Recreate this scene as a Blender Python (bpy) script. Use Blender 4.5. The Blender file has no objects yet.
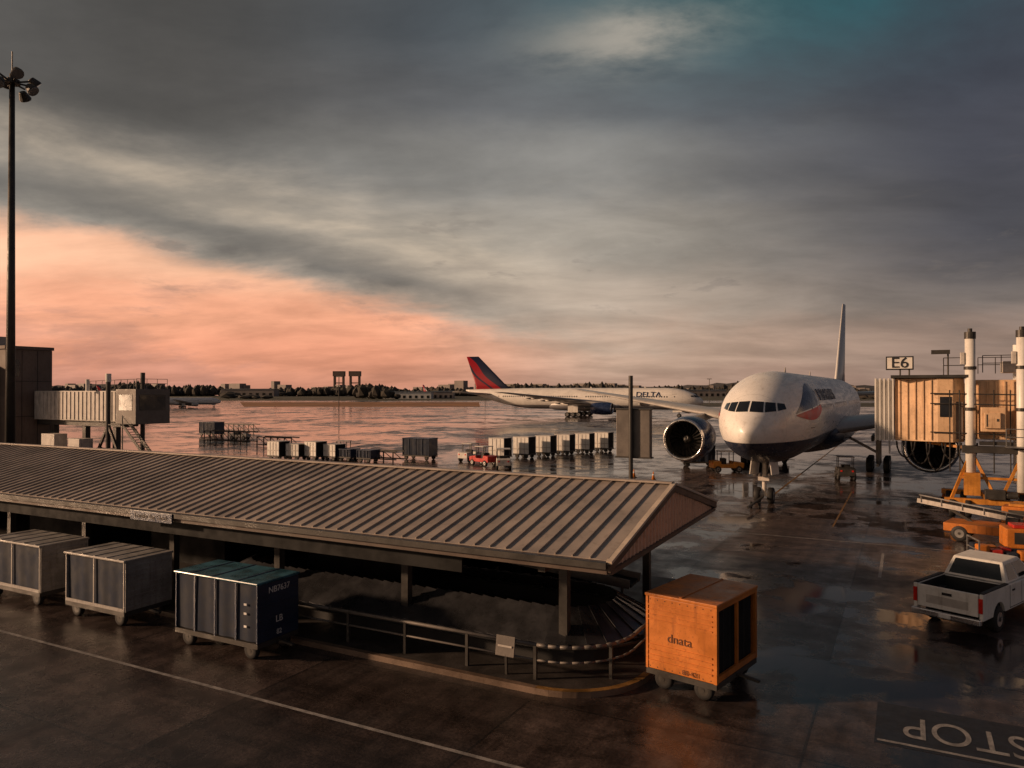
import bpy, bmesh, math, random
from mathutils import Vector, Matrix
random.seed(7)
scene=bpy.context.scene
scene.view_settings.view_transform='Standard'
scene.view_settings.look='None'
scene.view_settings.exposure=0
COL=scene.collection
YAW=math.radians(27.8)
CR=math.cos(YAW); SR=math.sin(YAW)
def sv(s,d):            # terminal survey line (offset, station) -> site metres
    return (CR*s-SR*d, SR*s+CR*d)
def lin(r,g,b):
    f=lambda c:(c/255/12.92) if c/255<=.04045 else ((c/255+.055)/1.055)**2.4
    return (f(r),f(g),f(b))
# ------------------------------------------------------------------ materials
def newmat(name):
    m=bpy.data.materials.new(name); m.use_nodes=True
    nt=m.node_tree; bs=nt.nodes['Principled BSDF']
    return m,nt,bs
def mth(nt,op,a,b=None,c=None,clamp=False):
    n=nt.nodes.new('ShaderNodeMath'); n.operation=op; n.use_clamp=clamp
    for i,v in enumerate((a,b,c)):
        if v is None: continue
        if isinstance(v,(int,float)): n.inputs[i].default_value=v
        else: nt.links.new(v,n.inputs[i])
    return n.outputs[0]
def mixc(nt,f,a,b,mode='MIX'):
    n=nt.nodes.new('ShaderNodeMixRGB'); n.blend_type=mode
    for i,v in enumerate((f,a,b)):
        if isinstance(v,(int,float)): n.inputs[i].default_value=v if i==0 else (v,v,v,1)
        elif isinstance(v,tuple): n.inputs[i].default_value=(v[0],v[1],v[2],1)
        else: nt.links.new(v,n.inputs[i])
    return n.outputs[0]
def sstep(nt,x,a,b,lo=0.,hi=1.):
    n=nt.nodes.new('ShaderNodeMapRange'); n.interpolation_type='SMOOTHSTEP'
    nt.links.new(x,n.inputs[0])
    n.inputs[1].default_value=a;n.inputs[2].default_value=b;n.inputs[3].default_value=lo;n.inputs[4].default_value=hi
    return n.outputs[0]
def noise(nt,vec,scale,detail=4,rough=.55,dist=0):
    n=nt.nodes.new('ShaderNodeTexNoise'); n.inputs['Scale'].default_value=scale
    n.inputs['Detail'].default_value=detail; n.inputs['Roughness'].default_value=rough
    n.inputs['Distortion'].default_value=dist
    if vec is not None: nt.links.new(vec,n.inputs['Vector'])
    return n.outputs['Fac']
def objc(nt):
    return nt.nodes.new('ShaderNodeTexCoord').outputs['Object']
def mat(name,col,rough=.5,metal=0.,var=.25,scale=1.5,bump=0.,grime=.35,streak=0.):
    m,nt,bs=newmat(name)
    oc=objc(nt)
    n1=noise(nt,oc,scale,5,.6); n2=noise(nt,oc,scale*9,3,.6)
    f=sstep(nt,n1,.3,.7,1-var,1+var*.6)
    c=mixc(nt,1.0,col,f,'MULTIPLY')
    g=sstep(nt,n2,.52,.72,0,grime)
    c=mixc(nt,g,c,(col[0]*.45,col[1]*.42,col[2]*.38))
    if streak:
        mp=nt.nodes.new('ShaderNodeMapping'); mp.inputs['Scale'].default_value=(5,5,.45); nt.links.new(oc,mp.inputs[0])
        n3=noise(nt,mp.outputs[0],1.2,4,.6)
        c=mixc(nt,sstep(nt,n3,.5,.72,0,streak),c,(col[0]*.35,col[1]*.30,col[2]*.26))
    nt.links.new(c,bs.inputs['Base Color'])
    r=sstep(nt,n1,.3,.7,max(.03,rough-.1),min(1,rough+.12))
    nt.links.new(r,bs.inputs['Roughness'])
    bs.inputs['Metallic'].default_value=metal
    if bump:
        bp=nt.nodes.new('ShaderNodeBump'); bp.inputs['Strength'].default_value=bump; bp.inputs['Distance'].default_value=.02
        nt.links.new(n2,bp.inputs['Height']); nt.links.new(bp.outputs[0],bs.inputs['Normal'])
    return m
MT={}
MT['roof']=mat('roof_metal',(.37,.31,.265),.5,.1,.28,.45,0,.35,.0)
MT['gable']=mat('gable_siding',(.88,.58,.42),.5,0,.12,.8)  # orange base colour stands in for warm light the sun can't give here
MT['trim']=mat('fascia_paint',(.10,.07,.055),.5,0,.2)
MT['cream']=mat('cream_trim',(.66,.54,.42),.5,0,.15)
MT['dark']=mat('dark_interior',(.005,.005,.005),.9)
MT['cloth']=mat('navy_curtain',(.012,.019,.038),.8,0,.4,2,0,.5)
MT['black']=mat('black_rubber',(.015,.014,.014),.7)
MT['glass']=mat('dark_glass',(.012,.014,.018),.08,0,.1,1,0,0)
MT['steel']=mat('galvanised_steel',(.30,.29,.28),.4,.6)
MT['rail']=mat('weathered_rail',(.16,.14,.125),.55,.2)
MT['dsteel']=mat('dark_steel',(.06,.055,.05),.5,.4)
MT['alu']=mat('aluminium_plate',(.6,.6,.62),.28,.9,.2)
MT['slat']=mat('carousel_slat',(.12,.12,.13),.32,.7,.35,1.2)
MT['cartgrey']=mat('weathered_shaded_cart_aluminium',(.33,.31,.29),.5,.15,.3,1.5,0,.5,.5)  # grime and streaks are wear; base darkened in place of a building's shadow
MT['white']=mat('white_paint',(.80,.76,.70),.35,0,.10,1.2,0,.2,.25)
MT['offwhite']=mat('weathered_white',(.58,.53,.48),.5,0,.25,1.5,0,.35,.4)
MT['beige']=mat('beige_cladding',(.74,.49,.29),.5,0,.2,.7,0,.4,.55)
MT['brown']=mat('brown_concrete',(.17,.125,.10),.7,0,.25,.3,.2,.3,.4)
MT['navy']=mat('navy_paint',(.018,.03,.065),.4)
MT['teal']=mat('teal_tarp',(.04,.12,.16),.3,0,.5,2.2)
MT['orange']=mat('orange_paint',(.56,.175,.025),.45,0,.25,1.3,0,.5,.55)
MT['yellow']=mat('yellow_paint',(.55,.22,.03),.5,0,.3,1.5,0,.5,.55)
MT['red']=mat('red_paint',(.5,.03,.02),.4)
MT['text_dk']=mat('dark_lettering',(.02,.02,.025),.5)
MT['text_wt']=mat('white_lettering',(.75,.73,.7),.5)
MT['text_or']=mat('faded_dark_lettering',(.14,.05,.02),.5)
MT['marking']=mat('worn_road_marking',(.27,.25,.235),.55,0,.45,3,0,.95)
MT['ymark']=mat('worn_yellow_marking',(.22,.115,.03),.5,0,.5,2,0,.95)
MT['blackpaint']=mat('black_marking_patch',(.012,.012,.014),.45,0,.3,2,0,.6)
MT['kerb']=mat('kerb_concrete',(.15,.10,.07),.5,0,.35,1,.3,.5)
MT['walk']=mat('island_paving',(.030,.024,.021),.65,0,.35,1.5,.3,.5)  # base darkened to carry the shade under the canopy
MT['grass']=mat('dull_grass',(.06,.055,.03),.9,0,.4,.02)
MT['drygrass']=mat('dry_grass',(.30,.13,.045),.9,0,.4,.03)
MT['trees']=mat('distant_foliage',(.05,.043,.035),.9,0,.5,.06)
MT['hill']=mat('hill_terrain',(.07,.06,.055),.9,0,.4,.01)
MT['lens']=mat('lamp_glass',(.2,.2,.2),.2)
MT['tail_red']=mat('tail_light',(.6,.02,.01),.2)
MT['engine_navy']=mat('engine_navy',(.02,.035,.09),.25)
MT['fan']=mat('fan_blade',(.10,.095,.09),.35,.7)
MT['lip']=mat('inlet_lip',(.75,.73,.7),.2,.9)
MT['hangar']=mat('far_building',(.26,.22,.20),.6,0,.2,.05)

def livery(name,top,belly,zline,slope=0.):
    m,nt,bs=newmat(name)
    oc=objc(nt); s=nt.nodes.new('ShaderNodeSeparateXYZ'); nt.links.new(oc,s.inputs[0])
    z=mth(nt,'ADD',s.outputs[2],mth(nt,'MULTIPLY',s.outputs[1],slope))
    f=sstep(nt,z,zline-.03,zline+.03)
    n1=noise(nt,oc,.6,5,.6)
    mp=nt.nodes.new('ShaderNodeMapping'); mp.inputs['Scale'].default_value=(2.5,.25,2.5); nt.links.new(oc,mp.inputs[0])
    n2=noise(nt,mp.outputs[0],1.5,4,.6)
    fr=mth(nt,'FRACT',mth(nt,'MULTIPLY',s.outputs[1],1/2.4)); j=mth(nt,'GREATER_THAN',fr,.988)
    c=mixc(nt,f,belly,top)
    c=mixc(nt,1.,c,sstep(nt,n1,.3,.7,.88,1.04),'MULTIPLY')
    c=mixc(nt,sstep(nt,n2,.5,.75,0,.3),c,(.25,.21,.18))
    c=mixc(nt,mth(nt,'MULTIPLY',j,.3),c,(.1,.1,.1))
    nt.links.new(c,bs.inputs['Base Color'])
    nt.links.new(sstep(nt,n2,.3,.7,.22,.42),bs.inputs['Roughness'])
    return m
MT['fus_a']=livery('airliner_white_navy_belly',(.86,.83,.79),(.02,.028,.055),-1.35,-.0)
MT['fus_b']=livery('airliner_white_grey_belly',(.84,.79,.73),(.25,.24,.25),-1.9)
MT['wing']=mat('wing_grey',(.45,.42,.39),.35,.2,.15,.4)
def finmat(name,cols):
    m,nt,bs=newmat(name); oc=objc(nt); s=nt.nodes.new('ShaderNodeSeparateXYZ'); nt.links.new(oc,s.inputs[0])
    mp=mth(nt,'ADD',mth(nt,'MULTIPLY',s.outputs[1],.9),mth(nt,'MULTIPLY',s.outputs[2],-.85))
    w=mth(nt,'ADD',mp,mth(nt,'MULTIPLY',mth(nt,'SINE',mth(nt,'MULTIPLY',s.outputs[2],.7)),.5))
    c=cols[0][1]
    for th,cc in cols[1:]:
        c=mixc(nt,sstep(nt,w,th-.05,th+.05),c,cc)
    nt.links.new(c,bs.inputs['Base Color']); bs.inputs['Roughness'].default_value=.35
    return m
MT['fin_a']=finmat('fin_wave',[(0,(.66,.63,.6)),(45.6,(.02,.03,.1)),(46.6,(.6,.58,.56)),(47.2,(.45,.02,.02)),(49,(.02,.03,.1))])
MT['fin_b']=finmat('fin_red_navy',[(0,(.012,.015,.04)),(45.9,(.30,.008,.015)),(48.0,(.012,.015,.04)),(48.7,(.30,.008,.015))])

# ------------------------------------------------------------------ geometry helpers
class G:
    def __init__(s,name,loc=(0,0,0),rot=0.,scale=1.,single=False):
        s.e=bpy.data.objects.new(name,None); COL.objects.link(s.e)
        s.e.location=loc; s.e.rotation_euler=(0,0,rot); s.e.scale=(scale,)*3 if isinstance(scale,(int,float)) else scale
        s.e.empty_display_size=.3
        s.p={}
    def b(s,part,m,smooth=False,bev=0.):
        if part not in s.p: s.p[part]=(bmesh.new(),m,smooth,bev)
        return s.p[part][0]
    def done(s):
        for k,(bm,m,sm,bev) in s.p.items():
            bmesh.ops.recalc_face_normals(bm,faces=bm.faces)
            me=bpy.data.meshes.new(k); bm.to_mesh(me); bm.free()
            me.materials.append(MT[m])
            if sm:
                for f in me.polygons: f.use_smooth=True
            o=bpy.data.objects.new(k,me); COL.objects.link(o); o.parent=s.e
            if bev:
                md=o.modifiers.new('bevel','BEVEL'); md.width=bev; md.segments=2; md.limit_method='ANGLE'
        s.p={}
        return s.e
def single(name,m,fn,smooth=False,loc=(0,0,0)):
    bm=bmesh.new(); fn(bm); bmesh.ops.recalc_face_normals(bm,faces=bm.faces)
    me=bpy.data.meshes.new(name); bm.to_mesh(me); bm.free(); me.materials.append(MT[m] if isinstance(m,str) else m)
    if smooth:
        for f in me.polygons: f.use_smooth=True
    o=bpy.data.objects.new(name,me); COL.objects.link(o); o.location=loc
    return o
def hexa(b,pts):
    v=[b.verts.new(p) for p in pts]
    for f in ((0,1,2,3),(7,6,5,4),(0,4,5,1),(1,5,6,2),(2,6,7,3),(3,7,4,0)):
        b.faces.new([v[i] for i in f])
def box(b,x0,x1,y0,y1,z0,z1):
    hexa(b,[(x0,y0,z0),(x1,y0,z0),(x1,y1,z0),(x0,y1,z0),(x0,y0,z1),(x1,y0,z1),(x1,y1,z1),(x0,y1,z1)])
def beam(b,p0,p1,w,h):
    p0=Vector(p0);p1=Vector(p1);d=(p1-p0).normalized()
    up=Vector((0,0,1)) if abs(d.z)<.97 else Vector((0,1,0))
    s=d.cross(up).normalized()*w/2; u=s.cross(d).normalized()*h/2
    hexa(b,[p0-s-u,p0+s-u,p0+s+u,p0-s+u,p1-s-u,p1+s-u,p1+s+u,p1-s+u])
def tube(b,p0,p1,r,r2=None,n=12):
    if r2 is None:r2=r
    p0=Vector(p0);p1=Vector(p1);d=(p1-p0).normalized()
    up=Vector((0,0,1)) if abs(d.z)<.97 else Vector((0,1,0))
    s=d.cross(up).normalized();u=s.cross(d).normalized()
    A=[];B=[]
    for i in range(n):
        a=2*math.pi*i/n; o=s*math.cos(a)+u*math.sin(a)
        A.append(b.verts.new(p0+o*r));B.append(b.verts.new(p1+o*r2))
    for i in range(n):
        j=(i+1)%n; b.faces.new((A[i],A[j],B[j],B[i]))
    b.faces.new(A[::-1]);b.faces.new(B)
def loft(b,rings,close=True,caps=True):
    R=[[b.verts.new(p) for p in r] for r in rings]
    n=len(R[0])
    for a,c in zip(R[:-1],R[1:]):
        for i in range(n if close else n-1):
            j=(i+1)%n; b.faces.new((a[i],a[j],c[j],c[i]))
    if caps: b.faces.new(R[0][::-1]); b.faces.new(R[-1])
def prism(b,poly,axis,a0,a1):
    f=lambda p,a:{'x':(a,p[0],p[1]),'y':(p[0],a,p[1]),'z':(p[0],p[1],a)}[axis]
    A=[b.verts.new(f(p,a0)) for p in poly];B=[b.verts.new(f(p,a1)) for p in poly]
    n=len(poly)
    for i in range(n):
        j=(i+1)%n;b.faces.new((A[i],A[j],B[j],B[i]))
    b.faces.new(A[::-1]);b.faces.new(B)
def quadpatch(b,c,u0,u1,v0,v1,off):
    c=[Vector(p) for p in c]
    P=lambda u,v:(c[0]*(1-u)+c[1]*u)*(1-v)+(c[3]*(1-u)+c[2]*u)*v
    n=(c[1]-c[0]).cross(c[3]-c[0]).normalized()*off
    b.faces.new([b.verts.new(P(u,v)+n) for u,v in((u0,v0),(u1,v0),(u1,v1),(u0,v1))])
def wheel(g,c,ax,r,w,rim='steel',nm='wheels'):
    c=Vector(c);a=Vector(ax)
    b=g.b(nm,'black',True)
    prof=[(-w/2,r*.62),(-w/2,r*.9),(-w*.36,r),(w*.36,r),(w/2,r*.9),(w/2,r*.62)]
    up=Vector((0,0,1)) ;s=a.cross(up).normalized();n=20
    rings=[[c+a*t+(s*math.cos(2*math.pi*i/n)+up*math.sin(2*math.pi*i/n))*rr for i in range(n)] for t,rr in prof]
    loft(b,rings)
    tube(g.b(nm+'_rims',rim),c-a*(w*.51),c+a*(w*.51),r*.55,n=14)
    tube(g.b(nm+'_hubs','dsteel'),c-a*(w*.56),c+a*(w*.56),r*.18,n=10)
def txt(name,g,body,size,loc,rot,m,ext=.004,sx=1.):
    cu=bpy.data.curves.new(name,'FONT');cu.body=body;cu.size=size;cu.extrude=ext;cu.align_x='CENTER';cu.align_y='CENTER'
    o=bpy.data.objects.new(name,cu);COL.objects.link(o)
    bpy.context.view_layer.update()
    me=bpy.data.meshes.new_from_object(o.evaluated_get(bpy.context.evaluated_depsgraph_get()))
    bpy.data.objects.remove(o)
    me.materials.clear();me.materials.append(MT[m])
    o=bpy.data.objects.new(name,me);COL.objects.link(o)
    o.location=loc;o.rotation_euler=[math.radians(a) for a in rot];o.scale=(sx,1,1)
    if g is not None:o.parent=g if not isinstance(g,G) else g.e
    return o

# ------------------------------------------------------------------ ground
def ground_mat():
    m,nt,bs=newmat('wet_apron_concrete')
    oc=objc(nt); s=nt.nodes.new('ShaderNodeSeparateXYZ'); nt.links.new(oc,s.inputs[0])
    X,Y=s.outputs[0],s.outputs[1]
    S=6.1
    def joint(v,off):
        f=mth(nt,'FRACT',mth(nt,'DIVIDE',mth(nt,'ADD',v,off),S))
        a=mth(nt,'ABSOLUTE',mth(nt,'SUBTRACT',f,.5))
        return mth(nt,'GREATER_THAN',a,.5-.03/S)
    j=mth(nt,'MAXIMUM',joint(X,1.9),joint(Y,2.2))
    fl=nt.nodes.new('ShaderNodeCombineXYZ')
    nt.links.new(mth(nt,'FLOOR',mth(nt,'DIVIDE',mth(nt,'ADD',X,1.9),S)),fl.inputs[0])
    nt.links.new(mth(nt,'FLOOR',mth(nt,'DIVIDE',mth(nt,'ADD',Y,2.2),S)),fl.inputs[1])
    wn=nt.nodes.new('ShaderNodeTexWhiteNoise'); wn.noise_dimensions='2D'; nt.links.new(fl.outputs[0],wn.inputs['Vector'])
    slab=wn.outputs['Value']
    nbig=noise(nt,oc,.07,5,.6,.4); nmid=noise(nt,oc,.45,6,.62,.3); nf=noise(nt,oc,14,3,.7)
    stain=noise(nt,oc,1.7,6,.7)
    mp=nt.nodes.new('ShaderNodeMapping'); mp.inputs['Scale'].default_value=(1.6,.06,1); nt.links.new(oc,mp.inputs[0])
    st=noise(nt,mp.outputs[0],1.,4,.6)
    mp2=nt.nodes.new('ShaderNodeMapping'); mp2.inputs['Scale'].default_value=(.05,1.3,1); nt.links.new(oc,mp2.inputs[0])
    st2=noise(nt,mp2.outputs[0],1.,5,.65)
    wet=mth(nt,'ADD',mth(nt,'MULTIPLY',nbig,.55),mth(nt,'MULTIPLY',nmid,.45))
    wet=mth(nt,'ADD',wet,mth(nt,'MULTIPLY',slab,.05))
    pud=mth(nt,'MULTIPLY',sstep(nt,wet,.53,.572),sstep(nt,Y,12,28,.0,1.))
    pud=mth(nt,'MAXIMUM',pud,mth(nt,'MULTIPLY',sstep(nt,wet,.535,.575),sstep(nt,X,-14,-4,0,.9)))
    c=mixc(nt,1.,(.078,.057,.050),mth(nt,'ADD',.76,mth(nt,'MULTIPLY',slab,.45)),'MULTIPLY')
    c=mixc(nt,1.,c,sstep(nt,stain,.3,.72,1.35,.5),'MULTIPLY')
    c=mixc(nt,1.,c,sstep(nt,st,.35,.65,1.25,.7),'MULTIPLY')
    c=mixc(nt,1.,c,sstep(nt,st2,.35,.65,1.2,.72),'MULTIPLY')
    c=mixc(nt,1.,c,sstep(nt,nf,.3,.7,.65,1.35),'MULTIPLY')
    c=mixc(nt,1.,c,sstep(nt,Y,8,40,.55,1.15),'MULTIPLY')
    c=mixc(nt,mth(nt,'MULTIPLY',pud,.6),c,(.012,.010,.010))
    c=mixc(nt,mth(nt,'MULTIPLY',j,.75),c,(.010,.009,.009))
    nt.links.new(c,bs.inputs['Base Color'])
    far=sstep(nt,Y,28,75)
    r=sstep(nt,wet,.40,.56,.58,.27)
    r=mth(nt,'SUBTRACT',r,mth(nt,'MULTIPLY',far,.15))
    r=mth(nt,'ADD',r,mth(nt,'MULTIPLY',mth(nt,'SUBTRACT',nf,.5),.12))
    r=mth(nt,'ADD',r,mth(nt,'MULTIPLY',mth(nt,'SUBTRACT',stain,.5),.25))
    r=mth(nt,'ADD',mth(nt,'MULTIPLY',r,mth(nt,'SUBTRACT',1.,pud)),mth(nt,'MULTIPLY',pud,.08))
    nt.links.new(r,bs.inputs['Roughness'])
    bs.inputs['IOR'].default_value=1.45
    bp=nt.nodes.new('ShaderNodeBump');bp.inputs['Distance'].default_value=.012
    h=mth(nt,'ADD',mth(nt,'MULTIPLY',nf,1.),mth(nt,'MULTIPLY',stain,1.5))
    nt.links.new(h,bp.inputs['Height'])
    bst=mth(nt,'MULTIPLY',mth(nt,'SUBTRACT',1.,pud),mth(nt,'SUBTRACT',.55,mth(nt,'MULTIPLY',far,.35)))
    nt.links.new(mth(nt,'ADD',.03,bst),bp.inputs['Strength'])
    nt.links.new(bp.outputs[0],bs.inputs['Normal'])
    return m
def sheet(b,pts,z):
    b.faces.new([b.verts.new((p[0],p[1],z)) for p in pts])
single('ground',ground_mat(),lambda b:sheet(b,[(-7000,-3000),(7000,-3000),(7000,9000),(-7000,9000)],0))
def grs(b):
    for s0,s1,d0,d1 in [(-900,900,520,900),(40,700,330,430)]:
        sheet(b,[sv(s0,d0),sv(s1,d0),sv(s1*1.2,d1),sv(s0*1.2,d1)],.012)
single('grass_field','grass',grs)
single('dry_grass_verge','drygrass',lambda b:[sheet(b,[sv(-118,330),sv(-14,330),sv(-20,455),sv(-165,455)],.012)])
def L_(b,x0,y0,x1,y1,w,z=.004):
    d=Vector((x1-x0,y1-y0,0)).normalized();n=Vector((-d.y,d.x,0))*w/2
    sheet(b,[(x0-n.x,y0-n.y),(x1-n.x,y1-n.y),(x1+n.x,y1+n.y),(x0+n.x,y0+n.y)],z)
def lines(b):
    L_(b,-60,13.1,-3.5,13.1,.11)
    L_(b,-52,40,5,40,.12)
    L_(b,-40,46,-14,46,.12); L_(b,-58,54,-30,54,.15); L_(b,-1.0,33,-1.0,38,.12)
    L_(b,-62,88,-20,90,.3)
single('white_road_marking','marking',lines)
def ylines(b):
    L_(b,-8.4,54,-8.1,150,.16); L_(b,-3.6,44,-3.6,60,.1)
    L_(b,-60,105,-30,108,.3); L_(b,-160,130,60,135,.35)
single('yellow_taxi_marking','ymark',ylines)
# STOP marking
sp=G('stop_road_marking')
sheet(sp.b('black_patch','blackpaint'),[(-.65,17.55),(3.3,17.55),(3.3,19.85),(-.65,19.85)],.004)
fb=sp.b('border_line','marking')
L_(fb,-.6,17.72,3.2,17.72,.10,.008)
sp.done()
t=txt('stop_lettering',sp,'STOP',1.62,(1.08,18.72,.012),(0,0,180),'marking',0.0,.62)

# ------------------------------------------------------------------ kerbed island
def arcpath(x0,yf,xe,ye,r,n=10):
    pts=[(x0,yf)]
    cx,cy=xe-r,yf+r
    for i in range(n+1):
        a=-math.pi/2+math.pi/2*i/n
        pts.append((cx+r*math.cos(a),cy+r*math.sin(a)))
    pts.append((xe,ye)); return pts
isl=G('traffic_island')
outer=arcpath(-75,16.45,-5.85,28.5,2.2); inner=arcpath(-75,16.63,-6.03,28.5,2.02)
kb=isl.b('kerb','kerb')
for i in range(len(outer)-1):
    a,b_,c,d=outer[i],outer[i+1],inner[i+1],inner[i]
    hexa(kb,[(*a,0.),(*b_,0.),(*c,0.),(*d,0.),(*a,.15),(*b_,.15),(*c,.15),(*d,.15)])
kp=isl.b('kerb_paint','ymark')
for i in range(1,len(outer)-2):
    a,b_,c,d=outer[i],outer[i+1],inner[i+1],inner[i]
    sheet(kp,[a,b_,c,d],.154)
sheet(isl.b('paving','walk'),[p for p in inner]+[(-75,28.5)],.135)
isl.done()

# ------------------------------------------------------------------ canopy building
cn=G('baggage_canopy_shelter')
XE,XW=-6.27,-62.; YN,YR,YF=16.8,22.2,27.6; ZE,ZR=3.36,4.57
rf=cn.b('roof_sheets','roof')
th=.06
for ya in (YN,YF):
    hexa(rf,[(XW,ya,ZE-th),(XE,ya,ZE-th),(XE,YR,ZR-th),(XW,YR,ZR-th),(XW,ya,ZE),(XE,ya,ZE),(XE,YR,ZR),(XW,YR,ZR)])
rb=cn.b('standing_seams','roof')
x=XE-.02
while x>XW:
    for ya in (YN,YF):
        beam(rb,(x,ya,ZE+.02),(x,YR,ZR+.02),.035,.06)
    x-=.46
box(cn.b('ridge_cap','roof'),XW,XE+.03,YR-.14,YR+.14,ZR+.02,ZR+.075)
fs=cn.b('fascia','trim')
box(fs,XW,XE,YN-.14,YN-.01,3.06,ZE-.01); box(fs,XW,XE,YF+.01,YF+.14,3.06,ZE-.01)
box(cn.b('gutter','dsteel'),XW,XE+.02,YN-.26,YN-.145,3.20,3.35)
br=cn.b('barge_board','trim'); bc_=cn.b('barge_cap','cream')
for ya in (YN-.14,YF+.14):
    beam(br,(XE+.05,ya,ZE-.16),(XE+.05,YR,ZR-.12),.09,.2)
    beam(bc_,(XE+.06,ya,ZE-.02),(XE+.06,YR,ZR+.02),.14,.07)
gb=cn.b('gable_wall','gable')
prism(gb,[(YN+.2,3.14),(YF-.2,3.14),(YR,ZR-.12)],'x',XE-.12,XE-.0)
y=YN+.5
while y<YF-.4:
    h=3.14+(ZR-.14-3.14)*(1-abs(y-YR)/(YR-YN))
    if h>3.3: box(gb,XE-.0,XE+.06,y,y+.05,3.16,h-.06)
    y+=.3
box(cn.b('gable_sill','trim'),XE-.24,XE+.08,YN,YF,3.02,3.135)
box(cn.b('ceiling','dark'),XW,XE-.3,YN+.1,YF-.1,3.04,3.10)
co=cn.b('columns','dsteel')
x=-8.2
while x>XW:
    for yy in (18.6,25.8):
        box(co,x-.12,x+.12,yy-.12,yy+.12,.13,3.04)
    box(co,x-.1,x+.1,YN+.35,YF-.12,2.80,3.035)
    x-=5.2
bw=cn.b('shade_backing','dark')  # near-black sheets added to make the space under the roof dark
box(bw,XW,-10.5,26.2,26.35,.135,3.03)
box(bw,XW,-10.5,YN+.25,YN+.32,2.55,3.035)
rb2=cn.b('shade_backing_ribs','dark')
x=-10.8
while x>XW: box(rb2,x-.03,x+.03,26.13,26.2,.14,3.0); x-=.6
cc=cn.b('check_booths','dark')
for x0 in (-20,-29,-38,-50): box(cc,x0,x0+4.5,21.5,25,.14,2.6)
du=cn.b('ducts_and_lights','dsteel')
for yy in (19.6,22.2,24.4): box(du,XW,-7,yy-.07,yy+.07,2.62,2.74)
cn.done()
sg=G('bag_check_sign')
box(sg.b('panel','navy',bev=.01),-23.35,-21.25,16.50,16.535,3.02,3.34)
sg.done()
txt('lettering',sg,'Transfer Bag Check',.21,(-22.3,16.493,3.18),(90,0,0),'rail')

# baggage carousel under canopy
ca=G('baggage_carousel')
cx0,cx1,cyc,rad=-20.,-9.0,20.7,1.9
def cpath(t):
    Ls=cx1-cx0; P=2*Ls+2*math.pi*rad; s=t*P
    if s<Ls: return (cx0+s,cyc-rad,0,-1)
    s-=Ls
    if s<math.pi*rad:
        a=-math.pi/2+s/rad; return (cx1+rad*math.cos(a),cyc+rad*math.sin(a),math.cos(a),math.sin(a))
    s-=math.pi*rad
    if s<Ls: return (cx1-s,cyc+rad,0,1)
    s-=Ls
    a=math.pi/2+s/rad; return (cx0+rad*math.cos(a),cyc+rad*math.sin(a),math.cos(a),math.sin(a))
pl=ca.b('slats','slat'); N=84
for i in range(N):
    a=cpath(i/N);c=cpath(((i+1.15)/N)%1)
    o,inn=.75,-.45
    za,zb=.62,1.28
    p=[(a[0]+a[2]*o,a[1]+a[3]*o,za+.06),(c[0]+c[2]*o,c[1]+c[3]*o,za),(c[0]+c[2]*inn,c[1]+c[3]*inn,zb),(a[0]+a[2]*inn,a[1]+a[3]*inn,zb+.06)]
    q=[(u,v,w+.02) for u,v,w in p]
    hexa(pl,p+q)
sk=ca.b('skirt','black')
loft(sk,[[(cpath(i/80)[0]+cpath(i/80)[2]*.62,cpath(i/80)[1]+cpath(i/80)[3]*.62,z) for i in range(80)] for z in (.135,.6)],caps=False)
bf=ca.b('bumper_rail','black')
for i in range(80):
    a=cpath(i/80);c=cpath(((i+1)%80)/80)
    tube(bf,(a[0]+a[2]*.85,a[1]+a[3]*.85,.58),(c[0]+c[2]*.85,c[1]+c[3]*.85,.58),.05,n=6)
ca.done()
cv=G('baggage_conveyor')
bc=cv.b('belt','black'); beam(bc,(-13.5,23.5,1.6),(-8.0,23.9,1.0),.9,.08)
bs_=cv.b('side_guards','rail'); beam(bs_,(-13.5,22.95,1.68),(-8.0,23.35,1.08),.06,.3); beam(bs_,(-13.5,24.05,1.68),(-8.0,24.45,1.08),.06,.3)
for xx in (-13,-10.5,-8.3): beam(bs_,(xx,23.5,.135),(xx,23.5,1.1),.08,.08)
cv.done()

# guard rail
gr=G('guard_rail')
pth=[(-16.3,17.0)]+arcpath(-15,17.0,-6.35,23.5,1.9)[0:]
ra=gr.b('rails','rail',True); po=gr.b('posts','dsteel')
for z,r in ((1.0,.05),(.62,.03)):
    for a,c in zip(pth[:-1],pth[1:]): tube(ra,(*a,z),(*c,z),r,n=8)
acc=0
for a,c in zip(pth[:-1],pth[1:]):
    L=math.dist(a,c);s=0
    while True:
        rem=2.0-acc
        if s+rem>L: acc+=L-s;break
        s+=rem;acc=0;t_=s/L
        px,py=a[0]+(c[0]-a[0])*t_,a[1]+(c[1]-a[1])*t_
        box(po,px-.04,px+.04,py-.04,py+.04,.135,.99)
gr.done()
ls=G('notice_board',(-9.1,16.86,0))
prism(ls.b('panel','rail',bev=.01),[(-.02,.62),(.02,.62),(.10,1.12),(.06,1.12)],'x',-.27,.27)
box(ls.b('notice','offwhite'),-.2,.2,-.006,.0,.85,.9)
beam(ls.b('stand','dsteel'),(0,.1,.135),(0,.06,.9),.06,.06); ls.done()

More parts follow.
